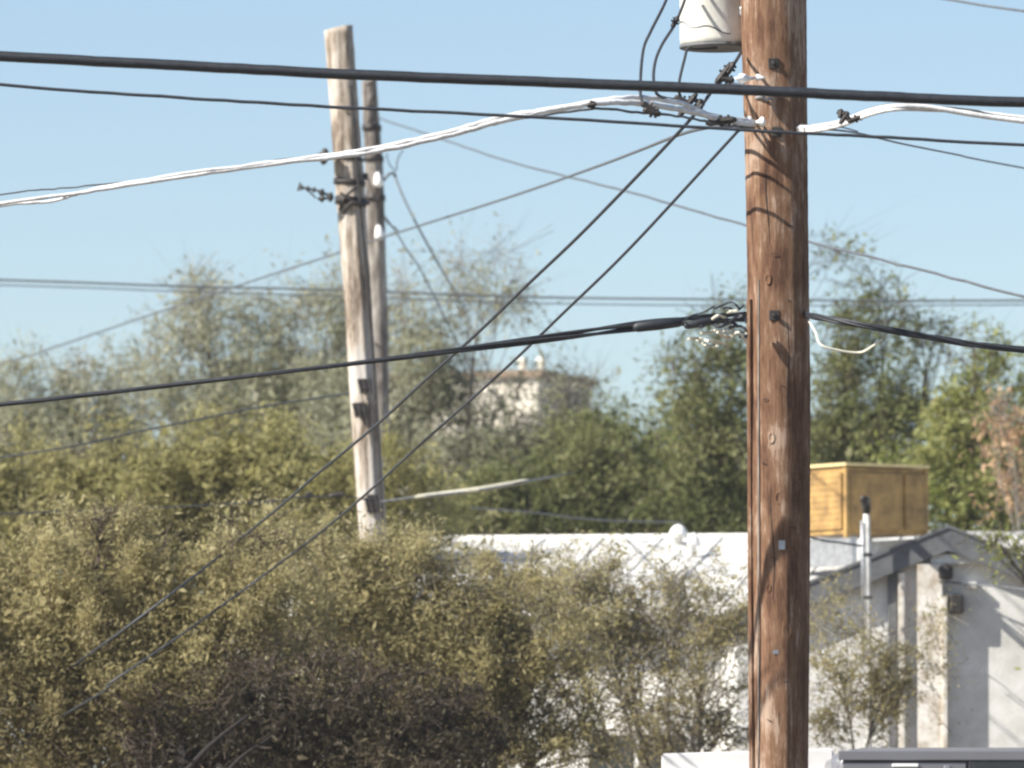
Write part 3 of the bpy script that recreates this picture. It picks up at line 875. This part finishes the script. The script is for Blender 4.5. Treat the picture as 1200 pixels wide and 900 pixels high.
bm = bmesh.new(); tube(bm, [(.52, .3, .25), (.56, .3, .1), (.56, .3, -.2)], .012, 6); ca('water_line', bm, 'galv')

# roof vents
def roofvent(px, py, d, r, label):
    c = P(px, py, d)
    t = thing('roof_vent', (c.x, c.y, c.z), label, 'roof vent', 'vents on the white roof')
    bm = bmesh.new(); lathe(bm, [(r * .45, -.16), (r * .45, 0), (r * 1.05, .0), (r * 1.05, .02)], 18, c); obj('collar', bm, M['trim'], t, True)
    bm = bmesh.new(); lathe(bm, [(r, .018), (r * .98, .05), (r * .8, .09), (r * .5, .12), (r * .15, .135)], 18, c); obj('cap', bm, M['porcelain'], t, True)
roofvent(795, 630, 78.6, .095, 'larger white domed vent on the ridge of the white roof')
roofvent(813, 640, 77.8, .065, 'smaller white round vent just below the domed one')

# ------------------------------------------------------------ far pale building seen through the treetops
fc = P(630, 430, 150)
FY = R(-20)
far = thing('house', (fc.x, fc.y, 0), 'distant tall pale stucco house half hidden behind the treetops', 'house', rz=FY)
def fa(name, bm, mt, par=None):
    me = bpy.data.meshes.new(name); bmesh.ops.recalc_face_normals(bm, faces=bm.faces); bm.to_mesh(me); bm.free()
    me.materials.append(M[mt]); o = bpy.data.objects.new(name, me); COL.objects.link(o); o.parent = par or far; return o
FT = P(636, 440, 150).z
bm = bmesh.new(); box(bm, (-3.0, 1.6, FT / 2), (6.0, 3.2, FT)); fa('wall', bm, 'far_stucco')
bm = bmesh.new(); box(bm, (-3.0, 1.6, FT + .05), (6.24, 3.44, .12)); rf = fa('roof', bm, 'far_roof')
for x in (.0, -.42):
    bm = bmesh.new(); lathe(bm, [(.07, 0), (.07, .16), (.10, .18), (.08, .25), (.02, .27)], 12, (x - .05, .35 + .2 * abs(x), FT + .11)); fa('chimney_cap', bm, 'far_stucco', rf)
for (x, z) in ((-2.6, FT - .8), (-.75, FT - 2.2), (-1.9, FT - 2.2)):
    bm = bmesh.new()
    for (dx, dz, sx, sz) in ((0, .36, .66, .06), (0, -.36, .66, .08), (-.3, 0, .06, .7), (.3, 0, .06, .7)):
        box(bm, (x + dx, -.02, z + dz), (sx, .06, sz))
    w = fa('window', bm, 'far_roof')
    bm = bmesh.new(); box(bm, (x, -.005, z), (.56, .02, .66)); fa('pane', bm, 'glass', w)
bm = bmesh.new(); box(bm, (-1.5, -.5, FT - 1.6), (3.2, 1.0, .12)); box(bm, (-1.5, -.98, FT - 1.4), (3.2, .06, .3)); fa('balcony', bm, 'far_roof')

# ------------------------------------------------------------ parked trailer and van at the bottom edge
def wheels(t, xs, y0, y1, r=.34):
    for x in xs:
        for y in (y0, y1):
            bm = bmesh.new(); lathe(bm, [(r * .62, -.11), (r * .95, -.11), (r, -.06), (r, .06), (r * .95, .11), (r * .62, .11)], 28, (x, y, r), (0, 1, 0))
            w = obj('wheel', bm, M['tyre'], t, True)
            bm = bmesh.new(); lathe(bm, [(r * .1, -.09), (r * .6, -.1), (r * .6, .1), (r * .1, .09)], 20, (x, y, r), (0, 1, 0))
            obj('rim', bm, M['galv'], w, True)
TY = 51.0
tl = P(775, 883, TY); trr = P(977, 876.5, TY)
trailer = thing('cargo_trailer', ((tl.x + trr.x) / 2, TY + 1.4, 0), 'plain white enclosed cargo trailer, its roof edge behind the brown pole', 'trailer')
bm = bmesh.new()
x0, x1 = tl.x, trr.x
ztop = [tl.z, trr.z]
vb = [(x0, TY, .45), (x1, TY, .45), (x1 + .08, TY + 2.9, .45), (x0 + .08, TY + 2.9, .45)]
vt = [(x0, TY, ztop[0]), (x1, TY, ztop[1]), (x1 + .08, TY + 2.9, ztop[1] - .02), (x0 + .08, TY + 2.9, ztop[0] - .02)]
vv = [bm.verts.new(p) for p in vb + vt]
for f in ((0, 1, 2, 3), (4, 5, 6, 7), (0, 1, 5, 4), (1, 2, 6, 5), (2, 3, 7, 6), (3, 0, 4, 7)): bm.faces.new([vv[i] for i in f])
bmesh.ops.bevel(bm, geom=[e for e in bm.edges], offset=.012, segments=2, affect='EDGES')
obj('body', bm, M['white_paint'], trailer)
bm = bmesh.new(); box(bm, ((x0 + x1) / 2, TY - .012, tl.z - .12), (x1 - x0 - .10, .03, .022)); obj('trim_strip', bm, M['white_paint'], trailer)
for sx in (-1, 1):
    bm = bmesh.new(); box(bm, ((x0 + x1) / 2 + sx * (x1 - x0) * .235, TY - .012, 1.3), ((x1 - x0) * .44, .03, 1.5), 0, .006); dr = obj('door', bm, M['white_paint'], trailer)
    bm = bmesh.new(); tube(bm, [((x0 + x1) / 2 + sx * .08, TY - .05, .7), ((x0 + x1) / 2 + sx * .08, TY - .05, 1.9)], .012, 8); obj('handle', bm, M['galv'], dr)
wheels(trailer, (x0 + .12, x1 - .12), TY + 1.3, TY + 2.0, .3)

VY = 49.0
va = P(978, 876, VY)
vx0 = va.x; vz = va.z
van = thing('parked_van', (vx0 + 2.4, VY + .95, 0), 'grey high-roofed van parked side-on at the lower right', 'van')
VL = 5.2
# side profile extruded across, then glazed
prof = [(0, .45), (0, vz - .13), (.04, vz - .03), (.14, vz), (3.9, vz), (4.25, vz - .12), (4.75, 1.45), (5.25, 1.22), (5.35, .9), (5.35, .45)]
bm = bmesh.new()
prism(bm, [(vx0 + x, z) for x, z in prof], VY, VY + 1.95)
bmesh.ops.bevel(bm, geom=[e for e in bm.edges], offset=.035, segments=3, affect='EDGES')
obj('body', bm, M['van_paint'], van, True)
def vside(name, a, b, dep, mt, par=None, bev=.006):
    A, B = P(a[0], b[1], VY), P(b[0], a[1], VY)
    bm = bmesh.new(); box(bm, ((A.x + B.x) / 2, VY - dep / 2 + .002, (A.z + B.z) / 2), (B.x - A.x, dep, B.z - A.z), 0, bev)
    return obj(name, bm, M[mt], par or van)
vside('rain_gutter', (982, 880), (1700, 891), .035, 'van_paint')
wn = vside('window', (1135, 889), (1330, 985), .028, 'van_trim')
vside('pane', (1141, 893), (1324, 980), .032, 'glass', wn)
wn = vside('window', (1380, 893), (1590, 985), .028, 'van_trim')
vside('pane', (1386, 897), (1584, 980), .032, 'glass', wn)
sd = vside('side_door', (988, 893.5), (1132, 1180), .022, 'van_paint')
vside('marker_light', (1045, 895), (1076, 899), .05, 'porcelain')
vside('hinge', (1106, 897), (1113, 906), .05, 'galv', sd)
vside('bumper', (975, 1190), (1800, 1215), .05, 'van_trim')
bm = bmesh.new(); box(bm, (vx0 + 5.36, VY + .95, .95), (.04, 1.6, .3), 0, .01); obj('grille', bm, M['van_trim'], van)
for y in (.25, 1.7):
    bm = bmesh.new(); box(bm, (vx0 + 5.34, VY + y, 1.0), (.08, .3, .2), 0, .03); obj('headlight', bm, M['porcelain'], van)
wheels(van, (vx0 + .95, vx0 + 4.4), VY + .12, VY + 1.83, .35)

# ------------------------------------------------------------ trees
def leaf_object(name, pos, size, asp, mt, parent, rng, droop=.25):
    """One mesh of narrow leaf sprays at the given positions (numpy, world space)."""
    n = len(pos)
    d = rng.normal(size=(n, 3)); d[:, 2] -= droop
    d /= np.linalg.norm(d, axis=1)[:, None]
    u = rng.normal(size=(n, 3))
    u -= (u * d).sum(1)[:, None] * d
    u /= np.linalg.norm(u, axis=1)[:, None]
    L = size * np.clip(rng.lognormal(-.12, .45, n), .3, 2.4)
    W = L * asp * rng.uniform(.7, 1.3, n)
    a = pos - d * L[:, None] / 2
    c = pos + d * L[:, None] / 2
    m = pos + d * (L * .05)[:, None]
    b = m + u * W[:, None] / 2
    e = m - u * W[:, None] / 2
    off = np.array(parent.location)
    co = np.stack([a, b, c, e], 1).reshape(-1, 3) - off
    me = bpy.data.meshes.new(name)
    me.vertices.add(4 * n); me.loops.add(4 * n); me.polygons.add(n)
    me.vertices.foreach_set('co', co.astype(np.float32).ravel())
    me.loops.foreach_set('vertex_index', np.arange(4 * n, dtype=np.int32))
    me.polygons.foreach_set('loop_start', np.arange(0, 4 * n, 4, dtype=np.int32))
    me.polygons.foreach_set('loop_total', np.full(n, 4, dtype=np.int32))
    me.update()
    me.materials.append(M[mt])
    o = bpy.data.objects.new(name, me); COL.objects.link(o); o.parent = parent
    return tag(o, kind='stuff')

def tree(name, label, cat, base_px, d, lobes, mt, leaf=.06, cover=2.2, asp=.34, bark='bark', clump=.16, group='trees and shrubs', seed=1, trunk_r=.16, twigs=26, core=True, twig_r=.008, wisps=0):
    """lobes: (px, py, rx_px, ry_px, density). Crown leaves come in clumps; limbs run from the trunk to each lobe."""
    rng = np.random.default_rng(seed); rr = random.Random(seed)
    base = P(base_px, 1000, d); base.z = 0
    t = thing(name, base, label, cat, group)
    k = mpp(d)
    pos = []; cores = []; sticks = []
    zmin = min(P(l[0], l[1] + l[3] * .6, d).z for l in lobes)
    fork = Vector((base.x, d, max(.6, min(zmin * .55, 2.2))))
    bmt = bmesh.new()
    tube(bmt, spline([base + Vector((0, 0, -.1)), base + Vector((rr.uniform(-.1, .1), 0, fork.z * .5)), fork], 5), [trunk_r * (1.25 - .04 * i) for i in range(11)], 10)
    obj('trunk', bmt, M[bark], t, True)
    bmb = bmesh.new()
    for (lx, ly, rx, ry, dens) in lobes:
        c = np.array(P(lx, ly, d)); r = np.array([rx * k, (rx + ry) * .5 * k * .8, ry * k])
        area = math.pi * rx * ry
        leafpx = (leaf / k) ** 2 * asp * .5 * .5
        N = int(area * cover * dens / max(leafpx, .5))
        nc = max(12, int(area * k * k / (clump * clump) * 1.1))
        v = rng.normal(size=(nc, 3)); v /= np.linalg.norm(v, axis=1)[:, None]
        rad = rng.uniform(0, 1, nc) ** (1 / 2.2)
        rad *= 1 + .16 * np.sin(v[:, 0] * 7 + seed) * np.cos(v[:, 2] * 9 + lx)
        cc = c + v * rad[:, None] * r
        cs = clump * rng.uniform(.55, 1.5, nc)
        w = rng.uniform(.25, 1.0, nc) ** 1.5
        w /= w.sum()
        idx = rng.choice(nc, N, p=w)
        dr = rng.normal(size=(nc, 3)); dr[:, 2] = np.abs(dr[:, 2]) * .8 + .1; dr += v * .8
        dr /= np.linalg.norm(dr, axis=1)[:, None]
        for f_ in (0.0, 0.55):
            dd = dr + f_ * rng.normal(size=(nc, 3))
            sticks.append((cc - dd * (cs * 1.6)[:, None], cc + dd * (cs * 2.1)[:, None] - np.array([[0, 0, .06]])))
        inn = c + (cc - c) * .45
        sel = rng.uniform(size=nc) < .35
        sticks.append((inn[sel], cc[sel]))
        el = rng.normal(size=N) * cs[idx] * 1.15
        bend = np.array([[0, 0, -.35]]) * (el ** 2 / np.maximum(cs[idx], .01))[:, None]
        p = cc[idx] + dr[idx] * el[:, None] + bend + rng.normal(size=(N, 3)) * (cs[idx] * .36)[:, None]
        pos.append(p)
        if core and dens > .7:
            nk = int(area / 22)
            v = rng.normal(size=(nk, 3)); v /= np.linalg.norm(v, axis=1)[:, None]
            cores.append(c + v * (rng.uniform(0, 1, nk) ** .5 * .74)[:, None] * r)
        # limbs and twigs
        C = Vector(c)
        mid = fork.lerp(C, .55) + Vector((rr.uniform(-.15, .15), rr.uniform(-.1, .1), rr.uniform(0, .2)))
        limb = spline([fork, mid, C], 6)
        r0 = trunk_r * .55
        if dens >= .2: tube(bmb, limb, [r0 * (1 - .93 * i / (len(limb) - 1)) for i in range(len(limb))], 7)
        for q in range(twigs if dens >= .2 else 0):
            j = cc[rng.integers(nc)]
            s = limb[rr.randint(len(limb) // 2, len(limb) - 1)]
            J = Vector(j); mm = s.lerp(J, .5) + Vector((rr.uniform(-1, 1), rr.uniform(-1, 1), rr.uniform(-.3, 1))) * .12
            tw = spline([s, mm, J], 3)
            tube(bmb, tw, [twig_r * 2.2 * (1 - .7 * i / (len(tw) - 1)) for i in range(len(tw))], 4)
            for q2_ in range(3):
                e = J + Vector((rr.uniform(-1, 1), rr.uniform(-1, 1), rr.uniform(-.7, 1))) * clump * 1.4
                tube(bmb, [J, J.lerp(e, .5) + Vector((0, 0, .02)), e], [twig_r, twig_r * .7, twig_r * .4], 3, False)
    obj('branches', bmb, M[bark], t)
    A = np.concatenate([q[0] for q in sticks]); B = np.concatenate([q[1] for q in sticks])
    m_ = len(A)
    s1 = np.cross(B - A, rng.normal(size=(m_, 3))); s1 /= np.linalg.norm(s1, axis=1)[:, None]
    s2 = np.cross(B - A, s1); s2 /= np.linalg.norm(s2, axis=1)[:, None]
    rt = twig_r * rng.uniform(.6, 1.3, m_)[:, None]
    co = np.stack([A + s1 * rt, A + (-.5 * s1 + .87 * s2) * rt, A + (-.5 * s1 - .87 * s2) * rt, B], 1).reshape(-1, 3) - np.array(t.location)
    me = bpy.data.meshes.new('twigs')
    me.vertices.add(4 * m_); me.loops.add(9 * m_); me.polygons.add(3 * m_)
    me.vertices.foreach_set('co', co.astype(np.float32).ravel())
    li = (np.array([0, 1, 3, 1, 2, 3, 2, 0, 3])[None, :] + 4 * np.arange(m_)[:, None]).astype(np.int32)
    me.loops.foreach_set('vertex_index', li.ravel())
    me.polygons.foreach_set('loop_start', np.arange(0, 9 * m_, 3, dtype=np.int32))
    me.polygons.foreach_set('loop_total', np.full(3 * m_, 3, dtype=np.int32))
    me.update(); me.materials.append(M[bark])
    o = bpy.data.objects.new('twigs', me); COL.objects.link(o); o.parent = t; tag(o, kind='stuff')
    leaf_object('crown', np.concatenate(pos), leaf, asp, mt, t, rng)
    if cores:
        leaf_object('inner_foliage', np.concatenate(cores), leaf * 1.8, .42, mt, t, rng)
    return t

# far row, behind the poles
FK = dict(leaf=.065, cover=1.5, asp=.3, bark='bark_grey', clump=.30, twig_r=.004, twigs=16)
GK = dict(leaf=.062, cover=1.8, asp=.33, clump=.24, twig_r=.005, twigs=12)
tree('tree', 'far pale green tree rising behind the left end of the black lower bundle', 'tree', 60, 98,
     [(-60, 560, 130, 120, 1), (60, 530, 110, 105, .9), (140, 480, 90, 80, .55), (20, 470, 70, 60, .5), (100, 425, 60, 34, .2)], 'leaf_far', seed=21, **FK)
tree('tree', 'tall sparse pale green tree left of the pale pole, sky showing through its top', 'tree', 320, 96,
     [(300, 500, 160, 120, 1), (330, 410, 125, 75, .6), (245, 375, 66, 50, .36), (232, 340, 30, 34, .22), (400, 370, 60, 50, .42), (340, 345, 70, 36, .22), (180, 410, 60, 45, .28), (400, 330, 40, 34, .16)], 'leaf_far', seed=22, **FK)
tree('tree', 'tall sparse pale green tree right of the grey pole with wispy top shoots', 'tree', 520, 94,
     [(450, 500, 80, 90, .9), (480, 400, 62, 66, .6), (562, 352, 60, 44, .34), (585, 448, 56, 40, .2), (515, 455, 40, 46, .8), (675, 462, 34, 22, .4), (640, 505, 60, 30, .6), (600, 505, 60, 28, .5), (670, 460, 44, 30, .35), (560, 540, 90, 50, .8), (545, 330, 46, 36, .18), (605, 340, 28, 32, .14), (470, 345, 44, 40, .22), (585, 290, 18, 26, .07), (540, 300, 18, 18, .10)], 'leaf_far', seed=23, **FK)
tree('tree', 'dark green dense tree filling the gap above the long white roof', 'tree', 700, 90,
     [(660, 580, 130, 75, 1), (760, 560, 120, 85, 1), (700, 520, 90, 48, .7), (600, 600, 120, 60, 1), (740, 620, 140, 60, 1)], 'leaf_green', seed=24, **GK)
tree('tree', 'dark green tree directly left of the brown pole, pale gaps in its top', 'tree', 840, 88,
     [(840, 540, 75, 95, 1), (850, 610, 90, 60, 1), (820, 460, 56, 66, .7), (860, 410, 46, 52, .45), (790, 420, 34, 24, .18), (845, 370, 38, 24, .18)], 'leaf_green', seed=25, **GK)
tree('tree', 'tall dark green tree right of the brown pole with sparse feathery top', 'tree', 1010, 88,
     [(1000, 540, 95, 90, 1), (990, 440, 58, 70, .65), (1055, 460, 54, 60, .5), (985, 370, 44, 60, .34), (1040, 380, 46, 52, .24), (1010, 320, 54, 40, .09), (972, 290, 26, 26, .09), (1090, 410, 42, 42, .2)], 'leaf_green', seed=26, **GK)
tree('tree', 'bright green leafy tree behind the tan cooler at the right', 'tree', 1130, 85,
     [(1120, 560, 80, 80, 1), (1130, 480, 60, 60, .75), (1200, 590, 80, 80, 1), (1200, 440, 60, 60, .5), (1150, 420, 44, 44, .25), (1300, 520, 100, 110, 1)], 'leaf_bright', seed=27, **GK)
tree('shrub', 'dry tan and pinkish leafy shrub at the right edge above the roof', 'shrub', 1235, 80,
     [(1195, 520, 42, 44, .5), (1172, 480, 26, 24, .3), (1200, 575, 26, 30, .35), (1240, 520, 40, 60, .6)], 'leaf_tan', .08, 1.5, .4, 'bark_grey', .16, core=False, seed=28, twigs=6, trunk_r=.05, twig_r=.004)
tree('tree', 'yellow olive tree massed behind the pale pole at the left', 'tree', 220, 78,
     [(120, 610, 190, 100, 1), (300, 580, 160, 95, 1), (-60, 620, 150, 110, 1), (230, 540, 120, 55, .6), (430, 590, 120, 85, 1), (60, 540, 110, 50, .5)], 'leaf_olive', .065, 1.9, .32, 'bark', .22, seed=29, twig_r=.005, twigs=12)
# near thicket of mesquite
MK = dict(leaf=.036, asp=.30, twig_r=.0035)
tree('mesquite_tree', 'broad olive brown mesquite at the lower left, nearest of the trees', 'tree', 90, 57,
     [(60, 730, 170, 120, 1), (220, 720, 150, 115, 1), (300, 630, 70, 40, .5), (120, 610, 70, 36, .5), (-100, 760, 160, 150, 1), (130, 840, 180, 110, 1)], 'leaf_mesquite', cover=2.1, clump=.17, seed=31, trunk_r=.12, **MK)
tree('mesquite_tree', 'olive mesquite in front of the left end of the white house', 'tree', 520, 60,
     [(400, 700, 130, 95, 1), (420, 810, 110, 60, 1), (535, 785, 125, 95, 1), (645, 770, 70, 70, .42), (690, 850, 80, 55, .36), (570, 860, 100, 70, .95), (480, 680, 90, 50, .7), (590, 700, 100, 50, .42)], 'leaf_mesquite', cover=2.0, clump=.17, seed=32, trunk_r=.11, **MK)
tree('mesquite_tree', 'thin see-through mesquite in front of the white house wall', 'tree', 800, 63,
     [(560, 675, 70, 36, .5), (640, 685, 70, 44, .36), (700, 675, 90, 40, .42), (800, 680, 90, 38, .32), (820, 730, 80, 34, .6), (740, 740, 90, 60, .4), (800, 810, 110, 60, .26), (850, 850, 60, 35, .3), (700, 720, 60, 50, .25), (770, 860, 70, 30, .3)], 'leaf_mesquite', cover=1.9, clump=.15, bark='bark_grey', core=False, seed=33, trunk_r=.05, twigs=26, **MK)
tree('mesquite_tree', 'sparse mesquite spreading right of the brown pole before the gable', 'tree', 1010, 64,
     [(985, 790, 62, 95, .3), (1038, 810, 30, 70, .75), (975, 715, 44, 40, .16), (1092, 760, 26, 80, .14)], 'leaf_mesquite', cover=1.7, clump=.13, bark='bark_grey', core=False, seed=34, trunk_r=.04, twigs=16, **MK)
tree('tree', 'leafy tree at the right edge whose branch hangs over the gable', 'tree', 1420, 67,
     [(1225, 648, 55, 22, .55), (1165, 632, 46, 12, .32), (1300, 640, 80, 50, 1), (1420, 640, 120, 120, 1)], 'leaf_bright', .05, 1.7, .30, 'bark', .11, core=False, seed=35, trunk_r=.12, twigs=8, twig_r=.004)
tree('shrub', 'twiggy inside of the mesquites, canopy shade put into its dark brown colour, behind the forked bare trunk', 'shrub', 225, 56.4,  # stands for the shaded canopy interior; its low colour carries the shade
     [(370, 870, 130, 70, 1.1), (420, 800, 90, 46, .5), (490, 885, 110, 60, .8), (260, 880, 100, 50, .6), (300, 800, 110, 60, .25), (520, 830, 70, 50, .3), (180, 860, 70, 60, .25)], 'leaf_shade_brown', cover=2.0, clump=.13, seed=36, trunk_r=.05, twigs=24, **MK)
# forked dark trunk that stands clear in front
ft = thing('dead_tree', P(215, 1300, 52.5), 'dark forked bare trunk at the very bottom of the left thicket', 'tree')
for nm, pts, r0, r1 in (('trunk', [(216, 1280, 56.0), (214, 1000, 56.0), (216, 930, 56.0), (215, 895, 56.2), (214, 868, 56.3)], .055, .028),
                        ('limb', [(218, 905, 56.0), (240, 880, 55.9), (265, 858, 55.9), (292, 838, 56.0)], .026, .012),
                        ('limb', [(216, 960, 56.0), (255, 920, 55.9), (280, 890, 55.9), (320, 862, 56.0)], .026, .010)):
    bm = bmesh.new(); path = wpts(pts, 6)
    tube(bm, path, [r0 + (r1 - r0) * i / (len(path) - 1) for i in range(len(path))], 9)
    obj(nm, bm, M['bark_dark'], ft, True)

# ------------------------------------------------------------ thin haze volume, added to lift dark tones and soften contrast
top = max((P(0, 0, 30).z, P(0, -260, 42).z, 16.0))
bm = bmesh.new(); box(bm, (0, 1700, (top + 1 - 1) / 2), (5400, 4700, top + 2))
hm = bpy.data.materials.new('haze'); hm.use_nodes = True
hn = hm.node_tree; hn.nodes.clear()
ho = hn.nodes.new('ShaderNodeOutputMaterial'); hv = hn.nodes.new('ShaderNodeVolumePrincipled')
hv.inputs['Density'].default_value = HAZE
hv.inputs['Color'].default_value = (.90, .93, .97, 1)
hv.inputs['Anisotropy'].default_value = 0.1
hn.links.new(hv.outputs[0], ho.inputs['Volume'])
tag(obj('haze', bm, hm), kind='stuff')
